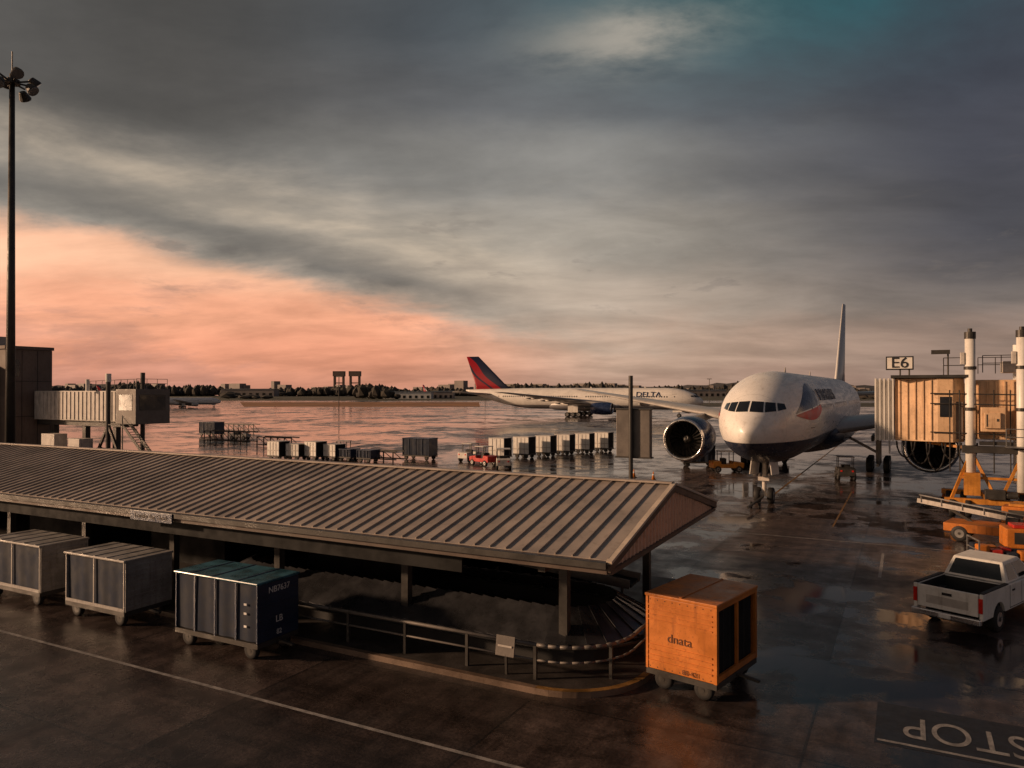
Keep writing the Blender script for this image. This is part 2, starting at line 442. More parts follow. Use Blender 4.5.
# ------------------------------------------------------------------ baggage carts
def cart(name,x0,x1,y0,y1,zt,kind,rot=0.):
    g=G(name,((x0+x1)/2,(y0+y1)/2,0),rot); hx=(x1-x0)/2;hy=(y1-y0)/2;zb=.5
    fr=g.b('chassis','dsteel'); box(fr,-hx,hx,-hy,hy,.36,zb-.003)
    beam(fr,(hx,0,.42),(hx+.55,0,.36),.09,.06); 
    for sx in (-1,1):
        for sy in (-1,1):
            wheel(g,(sx*(hx-.4),sy*(hy-.2),.24),(0,1,0),.24,.16,'dsteel')
    bc={'navy':'navy','silver':'navy','orange':'orange','white':'white','blue':'navy'}[kind]
    if kind=='orange':
        b=g.b('body','orange',bev=.015)
        box(b,-hx,hx,-hy,-hy+.05,zb,zt-.08); box(b,-hx,-hx+.05,-hy+.05,hy,zb,zt-.08); box(b,-hx+.05,hx,hy-.05,hy,zb,zt-.08)
        box(b,-hx+.05,hx,-hy+.05,hy-.05,zb,zb+.06)
        r=g.b('roof','orange',bev=.02); box(r,-hx-.03,hx+.03,-hy-.03,hy+.03,zt-.078,zt)
        box(g.b('roof_sag_ribs','orange'),-.03,.03,-hy,hy,zt+.001,zt+.02)
        f=g.b('frame','orange')
        box(f,hx-.07,hx+.012,-hy-.012,-hy+.10,zb,zt-.08); box(f,hx-.06,hx+.01,hy-.10,hy+.01,zb,zt-.08); box(f,hx-.06,hx+.01,-hy+.1,hy-.1,zb+.062,zb+.16)
        box(f,hx-.06,hx+.01,-.04,.04,zb+.16,zt-.08)
        box(f,hx-.06,hx+.01,-hy+.1,hy-.1,zt-.17,zt-.082)
        rb=g.b('ribs','orange')
        for k in range(4): box(rb,-hx+.08,hx-.1,-hy-.022,-hy,zb+.18+k*.13,zb+.22+k*.13)
        for k in range(4): box(rb,-hx+.06,hx-.1,-hy-.018,-hy,zt-.30-k*.12,zt-.27-k*.12)
        box(rb,-hx+.0,-hx+.06,-hy-.02,-hy,zb,zt-.08)
        rv=g.b('rivets','dsteel')
        for k in range(9):
            for zz in (zb+.05,zt-.16): box(rv,-hx+.1+k*(2*hx-.25)/8,-hx+.12+k*(2*hx-.25)/8,-hy-.008,-hy-.001,zz,zz+.02)
        cu=g.b('curtain','dark'); n=40
        loft(cu,[[(hx-.10+.03*math.sin(i*1.7),-hy+.1+(2*hy-.2)*i/n,z) for i in range(n+1)] for z in (zb+.1,zt-.1)],False,False)
        txt('operator_lettering',g,'dnata',.30,(-.02,-hy-.012,zb+.83),(90,0,0),'text_or',.003)
        txt('number_lettering',g,'80-421',.16,(.28,-hy-.026,zb+.10),(90,0,0),'text_or',.003)
    elif kind=='silver':
        b=g.b('end_panels','cartgrey',bev=.01)
        box(b,hx-.06,hx,-hy,hy,zb,zt-.07); box(b,-hx,-hx+.06,-hy,hy,zb,zt-.07)
        rb=g.b('panel_ribs','cartgrey')
        for k in range(9): box(rb,hx,hx+.03,-hy+.08,hy-.08,zb+.10+k*.155,zb+.155+k*.155)
        for yy in (-hy+.02,hy-.06): box(rb,hx,hx+.04,yy,yy+.04,zb,zt-.07)
        box(g.b('back_panel','cartgrey'),-hx+.06,hx-.06,hy-.05,hy-.01,zb,zt-.07)
        r=g.b('roof','cartgrey',bev=.015); box(r,-hx-.04,hx+.04,-hy-.04,hy+.04,zt-.068,zt)
        for k in range(5):
            xx=-hx+.3+k*(2*hx-.6)/4; box(g.b('roof_ribs','cartgrey'),xx-.03,xx+.03,-hy,hy,zt,zt+.02)
        cu=g.b('curtain','cloth',True); n=120
        loft(cu,[[(-hx+.07+(2*hx-.14)*i/n,-hy+.06+q*(.010*math.sin(i*.31)+.012*math.sin(i*.13+1)),z) for i in range(n+1)] for z,q in ((zb+.02,1.2),((zb+zt)/2,.8),(zt-.08,.3))],False,False)
        po=g.b('posts','cartgrey')
        for xx in (-.02,): box(po,xx-.03,xx+.03,-hy,-hy+.02,zb,zt-.07)
        box(po,-hx+.06,hx-.06,-hy-.005,-hy+.025,zb,zb+.1)
    elif kind=='white':
        b=g.b('body','white',bev=.03)
        box(b,-hx,hx,-hy,-hy+.06,zb,zt-.07); box(b,-hx,-hx+.06,-hy+.06,hy,zb,zt-.07); box(b,-hx+.06,hx,hy-.05,hy,zb,zt-.07)
        box(g.b('roof','offwhite',bev=.03),-hx-.02,hx+.02,-hy-.02,hy+.02,zt-.068,zt)
        box(g.b('curtain','dark'),hx-.12,hx-.08,-hy+.06,hy-.05,zb,zt-.07)
        rb=g.b('panel_ribs','offwhite')
        for xx in (-hx*.5,0,hx*.5): box(rb,xx-.03,xx+.03,-hy-.03,-hy,zb,zt-.1)
        box(rb,-hx,hx,-hy-.035,-hy,zb+.5,zb+.58)
    else:
        m=bc
        b=g.b('body',m,bev=.015)
        box(b,hx-.06,hx,-hy,hy,zb,zt-.07); box(b,-hx,-hx+.06,-hy,hy,zb,zt-.07); box(b,-hx+.06,hx-.06,hy-.05,hy,zb,zt-.07)
        r=g.b('roof','teal' if kind=='navy' else m,bev=.03); box(r,-hx-.04,hx+.04,-hy-.04,hy+.04,zt-.068,zt)
        cu=g.b('curtain','cloth',True); n=120
        loft(cu,[[(-hx+.07+(2*hx-.14)*i/n,-hy+.05+q*(.010*math.sin(i*.33)+.010*math.sin(i*.17)),z) for i in range(n+1)] for z,q in ((zb+.02,1.2),((zb+zt)/2,.8),(zt-.08,.3))],False,False)
        po=g.b('posts',m)
        for xx in (-hx*.5,0,hx*.5): box(po,xx-.03,xx+.03,-hy-.01,-hy+.02,zb,zt-.07)
        for k in range(4): box(po,hx,hx+.02,-hy+.06,hy-.06,zb+.25+k*.35,zb+.3+k*.35)
        if kind=='navy':
            st=g.b('roof_straps','navy')
            for xx in (-hx*.6,-.1,hx*.55): box(st,xx-.03,xx+.03,-hy-.045,hy+.045,zt+.002,zt+.012)
            txt('number_lettering',g,'NB7637',.24,(hx+.026,0,zt-.28),(90,0,90),'text_wt',.003)
            txt('label_lettering',g,'LB',.26,(hx+.026,.0,zb+.52),(90,0,90),'text_wt',.003)
            txt('label_lettering',g,'82',.2,(hx+.026,.0,zb+.16),(90,0,90),'text_wt',.003)
            lb=g.b('door_labels','text_wt')
            for zz in (.9,1.25,1.5): box(lb,hx-.5,hx-.40,-hy-.014,-hy-.011,zz,zz+.06)
    g.done(); return g
cart('container_dolly',-5.56,-3.70,17.95,20.35,2.36,'orange',math.radians(-12))
cart('baggage_cart',-18.9,-15.6,14.8,16.35,2.15,'navy')
cart('baggage_cart',-24.5,-21.5,15.0,16.7,2.1,'silver')
cart('baggage_cart',-29.4,-26.1,15.1,16.8,2.1,'silver')
for i in range(6):
    t_=i/5; jx=random.uniform(-.25,.25); cart('container_dolly',-38.2+6.1*t_-1.0+jx,-38.2+6.1*t_+.9+jx,69.2+15*t_,70.9+15*t_,2.35,'white',random.uniform(-.06,.06))
for i in range(4): cart('container_dolly',-60+1.95*i,-58.3+1.95*i,58.2+.7*i,59.8+.7*i,2.0-.25*(i%2),'white',random.uniform(-.1,.1))
cart('baggage_cart',-47.8,-44.4,65.5,67.2,2.3,'blue')
cart('baggage_cart',-100.5,-97.,83,85,2.3,'blue')
for i in range(2): cart('baggage_cart',-52.5+2.6*i,-50.7+2.6*i,60.5,62.1,1.3,'blue')

def tractor(x,y,rot,col):
    g=G('baggage_tractor',(x,y,0),rot)
    b=g.b('body',col,bev=.04)
    prism(b,[(-1.4,.4),(1.4,.4),(1.45,.85),(.5,1.0),(.4,.75),(-.6,.75),(-.7,1.05),(-1.4,1.0)],'y',-.65,.65)
    c=g.b('cab_frame','dsteel')
    for sx in (-.65,.45):
        for sy in (-.58,.58): beam(c,(sx,sy,.8),(sx,sy,1.85),.06,.06)
    box(g.b('cab_roof','offwhite',bev=.02),-.75,.6,-.65,.65,1.85,1.92)
    box(g.b('seat','black'),-.5,-.1,-.35,.35,.76,1.25)
    for sx in (-.95,.95):
        for sy in (-.6,.6): wheel(g,(sx,sy,.3),(0,1,0),.3,.22)
    bx=g.b('tail_lights','tail_red'); box(bx,-1.43,-1.4,-.5,-.35,.75,.87); box(bx,-1.43,-1.4,.35,.5,.75,.87)
    g.done()
tractor(-36.8,63.8,math.radians(160),'red'); tractor(-33.6,62.0,math.radians(120),'offwhite'); tractor(-54.0,63.5,math.radians(20),'dsteel'); tractor(-88,80,.3,'offwhite')
tractor(-40.0,66.8,math.radians(80),'offwhite'); tractor(-14.5,69,math.radians(30),'yellow'); tractor(-4.6,68,math.radians(100),'dsteel')
cart('baggage_cart',-19.5,-16.5,72,73.7,2.1,'blue',.4); cart('baggage_cart',-13.6,-10.6,79,80.7,2.1,'blue',.1)

# ------------------------------------------------------------------ airliner
def airliner(name,loc,rot,scale,fus,fin,engcol,zc=5.6,title=None,ribbon=False):
    L,R=63.7,3.1
    zs=scale if isinstance(scale,(int,float)) else scale[2]
    g=G(name,(loc[0],loc[1],zc*zs),rot,scale)
    def rr(y):
        if y<9: return max(.02,R*(1-(1-y/9)**2.)**.60)
        if y>44:
            t=(y-44)/(L-44); return R*(1-.93*t**1.55)
        return R
    def cz(y):
        if y<9: return -.75*(1-y/9)**2
        if y>44:
            t=(y-44)/(L-44); return R*.78*t**1.6
        return 0.
    ys=[0,.03,.1,.2,.35,.55,.8,1.1,1.5,1.9,2.4,3,3.6,4.3,5.2,6.2,7.4,9]+list(range(11,45,3))+[44+19.7*i/16 for i in range(1,17)]
    n=56
    loft(g.b('fuselage',fus,True),[[(rr(y)*math.sin(2*math.pi*i/n),y,cz(y)+rr(y)*math.cos(2*math.pi*i/n)) for i in range(n)] for y in ys])
    def ysurf(x,z):
        lo,hi=0,9
        for _ in range(40):
            m=(lo+hi)/2
            if x*x+(z-cz(m))**2<rr(m)**2: hi=m
            else: lo=m
        return hi
    cw=g.b('cockpit_windows','glass',True)
    def patch(b,cs,off=.02,nu=5,nv=4):
        gr=[]
        for j in range(nv+1):
            v=j/nv;row=[]
            for i in range(nu+1):
                u=i/nu
                x=(cs[0][0]*(1-u)+cs[1][0]*u)*(1-v)+(cs[3][0]*(1-u)+cs[2][0]*u)*v
                z=(cs[0][1]*(1-u)+cs[1][1]*u)*(1-v)+(cs[3][1]*(1-u)+cs[2][1]*u)*v
                y=ysurf(x,z); nn=Vector((x,-rr(y)*.8,z-cz(y))).normalized()*off
                row.append(b.verts.new(Vector((x,y,z))+nn))
            gr.append(row)
        for j in range(nv):
            for i in range(nu): b.faces.new((gr[j][i],gr[j][i+1],gr[j+1][i+1],gr[j+1][i]))
    for s in (-1,1):
        patch(cw,[(s*.06,.50),(s*.80,.47),(s*.72,1.08),(s*.06,1.12)])
        patch(cw,[(s*.88,.47),(s*1.42,.52),(s*1.30,1.02),(s*.80,1.07)])
        patch(cw,[(s*1.50,.54),(s*1.86,.64),(s*1.72,.96),(s*1.38,1.01)])
    def side(b,s,y0,y1,z0,z1,off=.012,n=1):
        for k in range(n):
            a=y0+(y1-y0)*k/n; c=y0+(y1-y0)*(k+1)/n
            pts=[]
            for (yy,zz) in ((a,z0),(c,z0),(c,z1),(a,z1)):
                x=math.sqrt(max(.01,rr(yy)**2-(zz-cz(yy))**2))+off; pts.append((s*x,yy,zz))
            b.faces.new([b.verts.new(p) for p in pts])
    pw=g.b('cabin_windows','glass'); dr=g.b('door_outlines','dsteel')
    for s in (-1,1):
        y=8.3
        while y<52:
            if not any(abs(y-q)<.9 for q in (17.5,30,44.5)): side(pw,s,y,y+.28,.42,.80)
            y+=.62
        for q in (6.6,17.5,44.3,53.2):
            for (a,c,z0,z1) in ((q-.55,q-.5,-.6,1.35),(q+.5,q+.55,-.6,1.35),(q-.55,q+.55,1.35,1.4),(q-.55,q+.55,-.65,-.6)): side(dr,s,a,c,z0,z1,.01)
            side(pw,s,q-.12,q+.12,.5,.8,.015)
    if ribbon:
        rd=g.b('ribbon_red','red',True); bl=g.b('ribbon_blue','engine_navy',True)
        for s in (-1,1):
            N=14
            def strip(b,f0,f1,y0,y1,off):
                P=[]
                for i in range(N+1):
                    t=i/N;y=y0+(y1-y0)*t
                    row=[]
                    for k in range(5):
                        zz=f0(t)+(f1(t)-f0(t))*k/4
                        x=math.sqrt(max(.01,rr(y)**2-(zz-cz(y))**2))+off; row.append(b.verts.new((s*x,y,zz)))
                    P.append(row)
                for a,c in zip(P[:-1],P[1:]):
                    for k in range(4): b.faces.new((a[k],c[k],c[k+1],a[k+1]))
            strip(bl,lambda t:.3+.6*t**.7,lambda t:.35+1.9*math.sin(min(1,t*1.15)*math.pi/2),3.6,9.6,.018)
            strip(rd,lambda t:.2-.45*math.sin(t*math.pi)+.3*t,lambda t:.26+.6*t**.8,3.6,9.9,.024)
    def airf(x,yle,ch,z,tk,n=9):
        up=[];lo=[]
        for i in range(n+1):
            t=(1-math.cos(math.pi*i/n))/2
            th=tk*5*(.2969*math.sqrt(t)-.126*t-.3516*t*t+.2843*t**3-.1015*t**4)*ch
            up.append((x,yle+ch*t,z+th+.02*ch*math.sin(math.pi*t)));lo.append((x,yle+ch*t,z-th*.8+.02*ch*math.sin(math.pi*t)))
        return up+lo[-2:0:-1]
    for s in (-1,1):
        wb=g.b('wing','wing',True)
        loft(wb,[airf(s*1.5,20.5,15,-1.7,.13),airf(s*3.2,22.5,12.4,-1.45,.12),airf(s*10,28.0,7.6,-.45,.11),airf(s*20,34.8,4.9,.75,.10),airf(s*28.5,40.6,2.7,1.75,.09),airf(s*30.4,42.6,1.2,1.95,.08)])
        loft(g.b('tailplane','wing',True),[airf(s*.5,54.5,6.8,1.1,.1),airf(s*10.7,61,2.4,1.9,.09)])
        fa=g.b('flap_fairings','wing',True)
        for fx,fy,fz in ((7,34.5,-1.35),(13.5,36.6,-.45),(19,38.5,.2)):
            tube(fa,(s*fx,fy-2.4,fz),(s*fx,fy,fz-.05),.12,.3,8); tube(fa,(s*fx,fy,fz-.05),(s*fx,fy+2.2,fz+.05),.3,.06,8)
        ex,ey,ez=s*9.6,20.6,-2.62
        er=1.0 if zc>5.3 else .86
        n=40
        def ring(y,r): return [(ex+r*er*math.cos(2*math.pi*i/n),ey+y,ez+r*er*math.sin(2*math.pi*i/n)) for i in range(n)]
        loft(g.b('nacelle',engcol,True),[ring(y,r) for y,r in ((.22,1.88),(.6,1.97),(1.4,2.05),(2.6,2.05),(4.0,1.92),(5.2,1.68),(5.2,1.45),(4.2,1.4))],caps=False)
        loft(g.b('inlet_lip','lip',True),[ring(y,r) for y,r in ((.22,1.885),(.06,1.82),(0,1.75),(.05,1.67),(.22,1.62))],caps=False)
        loft(g.b('inlet_duct','dsteel',True),[ring(y,r) for y,r in ((.22,1.62),(.9,1.58),(1.5,1.6))],caps=False)
        loft(g.b('exhaust_core','dsteel',True),[ring(y,r) for y,r in ((1.9,1.0),(4.4,1.0),(6.4,.65),(7.4,.1))])
        loft(g.b('fan_backing','dark'),[ring(1.75,1.6),ring(1.8,1.6)])
        loft(g.b('spinner','fan',True),[ring(y,r) for y,r in ((.75,.02),(.9,.17),(1.15,.35),(1.45,.5))])
        mk=g.b('spinner_mark','text_wt')
        for k in range(10):
            a0=k*.33;a1=(k+1)*.33; r0=.1+.03*k
            y0=ey+.8+.062*k-.03
            mk.faces.new([mk.verts.new((ex+r*math.cos(a)*er,y,ez+r*math.sin(a)*er)) for r,a,y in ((r0,a0,y0),(r0+.07,a0,y0+.06),(r0+.1,a1,y0+.1),(r0+.03,a1,y0+.04))])
        fb=g.b('fan_blades','fan')
        for k in range(22):
            a=2*math.pi*k/22
            q=[]
            for rd_,tw,yy in ((.42,.0,1.3),(1.0,.12,1.28),(1.56,.2,1.35)):
                for da,dy in ((-.10+tw,0.),(.13+tw,.3)):
                    q.append(fb.verts.new((ex+rd_*er*math.cos(a+da),ey+yy+dy,ez+rd_*er*math.sin(a+da))))
            fb.faces.new((q[0],q[1],q[3],q[2]));fb.faces.new((q[2],q[3],q[5],q[4]))
        prism(g.b('pylons','wing'),[(ey+2.2,ez+1.95*er),(ey+5.2,ez+1.3),(ey+11,-.9),(ey+9.2,-.35)],'x',ex-.2,ex+.2)
    loft(g.b('belly_fairing',fus,True),[[(w*math.sin(2*math.pi*i/24),y,-1.9+h*math.cos(2*math.pi*i/24)) for i in range(24)] for y,w,h in ((18,.5,.3),(21,2.9,1.5),(26,3.45,1.75),(33,3.45,1.75),(38,2.8,1.5),(42,.5,.3))])
    def finsec(z,yle,ch,tk):
        r=airf(0,yle,ch,0,tk); return [(p[2]*1.,p[1],z) for p in r]
    loft(g.b('tail_fin',fin,True),[finsec(2.2,50.0,10.6,.09),finsec(4.0,51.9,8.9,.09),finsec(12.9,60.0,3.6,.08)])
    st=g.b('gear_struts','offwhite'); G0=-zc
    tube(st,(0,5.9,-2.6),(0,5.9,G0+.6),.14); tube(st,(0,5.9,G0+1.6),(0,8.0,-2.7),.08); tube(st,(-.45,5.9,G0+.55),(.45,5.9,G0+.55),.1)
    box(st,-.35,.35,5.6,5.75,G0+1.5,G0+1.75)
    dd=g.b('gear_doors','white')
    for s in (-1,1):
        hexa(dd,[(s*.65,4.6,-3.6),(s*.70,4.6,-3.6),(s*.70,7.4,-3.8),(s*.65,7.4,-3.8),(s*.55,4.6,-2.75),(s*.60,4.6,-2.75),(s*.60,7.4,-3.0),(s*.55,7.4,-3.0)])
        wheel(g,(s*.42,5.9,G0+.53),(1,0,0),.53,.36)
        tube(st,(s*5.5,31.5,-1.6),(s*5.5,31.5,G0+.7),.24); tube(st,(s*5.5,31.5,G0+1.6),(s*3.0,31.5,-2.6),.12)
        beam(st,(s*5.5,29.7,G0+.65),(s*5.5,33.3,G0+.65),.22,.26)
        for ay in (30.0,31.5,33.0):
            for o in (-.7,.7): wheel(g,(s*5.5+o,ay,G0+.66),(1,0,0),.66,.5)
        box(dd,s*6.4-.03,s*6.4+.03,30.2,32.8,-3.9,-1.6)
        box(st,s*.3-.05,s*.3+.05,5.74,5.9,G0+1.8,G0+1.95)
    an=g.b('antennas','offwhite')
    for yy in (14,28): prism(an,[(yy,R-.02),(yy+.6,R-.02),(yy+.55,R+.4),(yy+.35,R+.4)],'x',-.03,.03)
    g.done()
    if title:
        for s in (-1,1):
            body,size,yy,zz=title
            x=s*(math.sqrt(R*R-zz*zz)+.06)
            o=txt('title_lettering',g,body,size,(x,yy,zz),(90,0,90 if s>0 else -90),'engine_navy',.03)
            o.rotation_euler=(math.radians(90)-math.asin(zz/R)*.9,0,math.radians(90 if s>0 else -90))
    return g
airliner('airliner',(-8.4,45.2),math.radians(-1.0),1.,'fus_a','fin_a','engine_navy',5.6,title=('BRITISH AIRWAYS',1.25,15.2,1.45),ribbon=True)
airliner('airliner',(-48.1,200.7),math.radians(96.7),(1.0,1.09,.96),'fus_b','fin_b','engine_navy',5.2,title=('DELTA',2.1,13.0,1.2))
for (s,d,r,sc) in ((-152,335,120,.52),(-128,330,150,.5),(-185,400,60,.5),(-60,720,70,.7)):
    x,y=sv(s,d); airliner('regional_jet',(x,y),math.radians(r),sc,'fus_b','fin_b','wing',5.2)

# ------------------------------------------------------------------ jet bridge (right)
def railing(b,pts,h=1.0,r=.025,step=1.0):
    for a,c in zip(pts[:-1],pts[1:]):
        a=Vector(a);c=Vector(c)
        for z in (h,h*.55): tube(b,a+Vector((0,0,z)),c+Vector((0,0,z)),r,n=6)
        L=(c-a).length;k=max(1,int(L/step))
        for i in range(k+1):
            p=a+(c-a)*i/k; tube(b,p,p+Vector((0,0,h)),r,n=6)
jb=G('jet_bridge')
be=jb.b('tunnel','beige',bev=.03)
box(be,3.6,34,52.0,55.0,4.5,8.0)
box(be,7.0,34,51.6,55.4,4.2,8.4)
rbs=jb.b('tunnel_ribs','beige')
x=3.7
while x<7: box(rbs,x,x+.08,51.93,52.0,4.6,7.9); x+=.42
x=7.2
while x<20: box(rbs,x,x+.1,51.52,51.6,4.3,8.3); x+=.5
cab=jb.b('cab','beige',bev=.03)
prism(cab,[(-.7,52.0),(1.6,51.3),(2.4,51.3),(3.0,52.2),(3.0,55.2),(-.7,55.2)],'z',4.3,8.1)
box(jb.b('cab_roof','dsteel'),-.9,3.3,51.1,55.3,8.13,8.3)
cr=jb.b('cab_ribs','beige')
for k in range(5): 
    xx=-.45+k*.42; yy=52.0-(xx+.7)/2.3*.7
    box(cr,xx,xx+.06,yy-.09,yy-.0,4.4,8.0)
box(jb.b('cab_window','glass'),1.7,2.3,51.27,51.295,5.8,7.0)
cd=jb.b('cab_access_door','brown',bev=.02); box(cd,2.45,2.9,51.5,51.9,4.5,6.7)
bl=jb.b('canopy_bellows','white')
N=9
for k in range(N):
    x0=-.75-k*.12
    o=.0 if k%2 else .12
    box(bl,x0-.10,x0,51.9-o,54.9+o,4.3-o*.3,8.0+o)
box(jb.b('bellows_bumper','black',bev=.04),-2.02,-1.84,51.85,54.95,4.2,4.55)
box(jb.b('junction_frame','dsteel'),3.0,3.6,52.3,54.8,4.4,7.8)
col=jb.b('lift_columns','white',True)
for cx,cy in ((3.25,51.35),(5.75,51.1)):
    tube(col,(cx,cy,1.6),(cx,cy,10.4),.27,n=18)
    tube(jb.b('column_caps','dsteel'),(cx,cy,10.4),(cx,cy,10.8),.30,n=16)
    tube(jb.b('column_screws','dsteel'),(cx,cy,10.8),(cx,cy,11.0),.12,n=10)
    for z in (4.0,6.2,8.6): tube(jb.b('column_collars','dsteel'),(cx,cy,z),(cx,cy,z+.18),.33,n=16)
    tube(jb.b('far_columns','white'),(cx+.3,55.8,1.6),(cx+.3,55.8,10.2),.25,n=14)
    box(jb.b('column_boxes','offwhite',bev=.02),cx-.5,cx-.28,cy-.2,cy+.15,8.9,9.6)
cb=jb.b('control_cabinets','beige',bev=.03)
box(cb,3.75,4.95,50.85,51.5,5.0,6.4); box(cb,3.9,4.7,50.7,50.85,5.2,6.1); box(cb,6.2,7.6,50.9,51.5,5.3,7.0)
gv=jb.b('cabinet_details','dsteel')
box(gv,4.0,4.05,50.68,50.699,5.3,6.0); box(gv,4.5,4.6,50.68,50.699,5.6,5.75); box(gv,6.4,7.3,50.88,50.899,6.2,6.7)
pi=jb.b('piping','dsteel')
for z in (4.9,6.6,7.2): tube(pi,(1.2,51.2,z),(7.2,51.15,z-.1),.04,n=6)
for xx in (2.2,2.7,4.4,5.2): tube(pi,(xx,51.15,2.6),(xx,51.15,7.4),.035,n=6)
box(pi,3.7,12,51.2,51.5,4.2,4.4)
dg=jb.b('drive_frame','yellow')
beam(dg,(3.25,51.35,3.7),(2.2,51.0,.9),.13,.16); beam(dg,(3.25,51.35,3.9),(4.6,51.0,.9),.13,.16); beam(dg,(5.75,51.1,3.7),(4.6,51.0,.9),.12,.15)
beam(dg,(1.9,51.0,.95),(6.4,51.0,.95),.3,.3); beam(dg,(2.7,51.1,2.3),(5.9,51.1,2.3),.12,.14)
beam(dg,(1.9,55.4,.95),(6.4,55.4,.95),.3,.3); beam(dg,(4.2,50.9,.95),(4.2,55.5,.95),.35,.35)
box(dg,2.9,3.7,50.8,51.5,1.3,2.6)
box(jb.b('lift_crosshead','dsteel',bev=.02),2.8,6.2,50.95,51.5,3.75,4.15)
beam(dg,(3.3,51.2,4.0),(1.0,52.6,4.2),.12,.16)
for xx in (2.3,3.1,5.4,6.2):
    for yy in (51.0,55.4): wheel(jb,(xx,yy,.52),(1,0,0),.52,.32)
mo=jb.b('drive_motors','dsteel',bev=.02); box(mo,3.9,4.9,50.6,51.0,1.15,1.7); tube(mo,(4.95,50.8,1.4),(5.5,50.8,1.4),.2)
hz=jb.b('service_hoses','black',True)
for k in range(5):
    p=Vector((-.6+.8*k,51.5,4.3)); dr_=1.0+.35*(k%3)
    for i in range(8):
        a=i/8*math.pi;c=(i+1)/8*math.pi
        tube(hz,p+Vector((.5*(1-math.cos(a)),0,-dr_*math.sin(a))),p+Vector((.5*(1-math.cos(c)),0,-dr_*math.sin(c))),.05,n=6)
rl=jb.b('roof_railing','dsteel')
railing(rl,[(1.9,51.3,8.3),(3.2,51.3,8.3)]); railing(rl,[(3.9,51.7,8.42),(14,51.7,8.42)],1.0,.025,.9)
railing(rl,[(3.9,55.0,8.42),(14,55.0,8.42)],1.0,.025,.9)
s2=jb.b('service_stair','steel')
for i in range(16): box(s2,7.0-i*.0+i*.28,7.3+i*.28,50.0,50.9,4.0-i*.25,4.04-i*.25)
beam(s2,(7.0,50.0,4.0),(11.5,50.0,0.0),.06,.25); beam(s2,(7.0,50.9,4.0),(11.5,50.9,0.0),.06,.25)
railing(s2,[(4.9,50.2,4.2),(7.0,50.2,4.2)],1.0,.03,.7); box(s2,4.9,7.0,50.1,51.0,4.15,4.2)
box(jb.b('roof_units','offwhite',bev=.02),5.0,6.0,52.6,54.2,8.42,9.1)
tube(jb.b('roof_lamp_post','dsteel'),(2.2,53,8.3),(2.2,53,9.8),.05,n=8)
box(jb.b('roof_floodlight','dsteel'),1.3,2.3,52.7,53.0,9.6,9.85)
jb.done()
gs=G('gate_sign')
box(gs.b('sign_box','text_dk',bev=.02),-1.2,.35,52.55,52.75,8.65,9.5)
box(gs.b('sign_face','white'),-1.12,.27,52.52,52.549,8.73,9.42)
tube(gs.b('sign_posts','dsteel'),(-.4,52.65,8.1),(-.4,52.65,8.66),.05,n=8); tube(gs.b('sign_posts','dsteel'),(.1,52.65,8.1),(.1,52.65,8.66),.05,n=8)
gs.done(); txt('lettering',gs,'E6',.92,(-.42,52.50,9.07),(90,0,0),'text_dk',.012,1.1)

# belt loader
bl_=G('belt_loader',(3.9,43.2,0),math.radians(165))
b=bl_.b('chassis','orange',bev=.03); box(b,-2.4,2.2,-.9,.9,.45,.85)
box(bl_.b('engine_cover','orange',bev=.04),-2.2,-1.0,-.9,.1,.852,1.35)
box(bl_.b('driver_seat','black'),-.9,-.4,.2,.8,.852,1.3)
beam(bl_.b('belt_boom','offwhite'),(-3.4,-.35,.85),(3.6,-.35,1.7),.75,.22)
beam(bl_.b('belt','black'),(-3.4,-.35,.975),(3.6,-.35,1.825),.6,.03)
rr_=bl_.b('boom_rails','steel')
beam(rr_,(-3.2,.05,1.15),(3.5,.05,2.0),.04,.06); 
for k in range(8): beam(rr_,(-3.1+k*.93,.05,.85+k*.11),(-3.1+k*.93,.05,1.18+k*.115),.03,.03)
beam(bl_.b('lift_arm','dsteel'),(1.0,-.35,.7),(2.4,-.35,1.5),.12,.12)
for sx in (-1.6,1.5):
    for sy in (-.8,.8): wheel(bl_,(sx,sy,.38),(0,1,0),.38,.25)
bl_.done()
def gpu(x,y,r,c2):
    cg=G('ground_power_unit',(x,y,0),r)
    box(cg.b('cabinet','orange',bev=.05),-1.2,1.2,-.6,.6,.5,1.35)
    box(cg.b('louvres','dsteel'),-.9,.1,-.62,-.603,.7,1.2)
    box(cg.b('control_panel','dsteel'),.4,.9,-.62,-.603,.85,1.15)
    box(cg.b('top_hatch',c2,bev=.03),-.9,.7,-.45,.45,1.355,1.5)
    tube(cg.b('exhaust','dsteel'),(.95,.2,1.35),(.95,.2,1.75),.06)
    box(cg.b('skid','dsteel'),-1.35,1.35,-.55,.55,.38,.497)
    for sx in (-.9,.9):
        for sy in (-.5,.5): wheel(cg,(sx,sy,.26),(0,1,0),.26,.18)
    beam(cg.b('tow_bar','dsteel'),(-1.3,0,.42),(-2.3,0,.3),.08,.08)
    cg.done()
gpu(4.9,39.8,math.radians(8),'red'); gpu(5.6,46.8,math.radians(-12),'yellow')
oc_g=G('open_luggage_cart',(3.6,36.6,0),math.radians(15))
box(oc_g.b('deck','dsteel'),-1.3,1.3,-.7,.7,.42,.52)
fr=oc_g.b('end_frames','steel')
for sx in (-1.27,1.27):
    for sy in (-.65,.65): beam(fr,(sx,sy,.52),(sx,sy,1.3),.05,.05)
    beam(fr,(sx,-.65,1.3),(sx,.65,1.3),.05,.05); beam(fr,(sx,-.65,.9),(sx,.65,.9),.04,.04)
for sx in (-.9,.9):
    for sy in (-.55,.55): wheel(oc_g,(sx,sy,.22),(0,1,0),.22,.14)
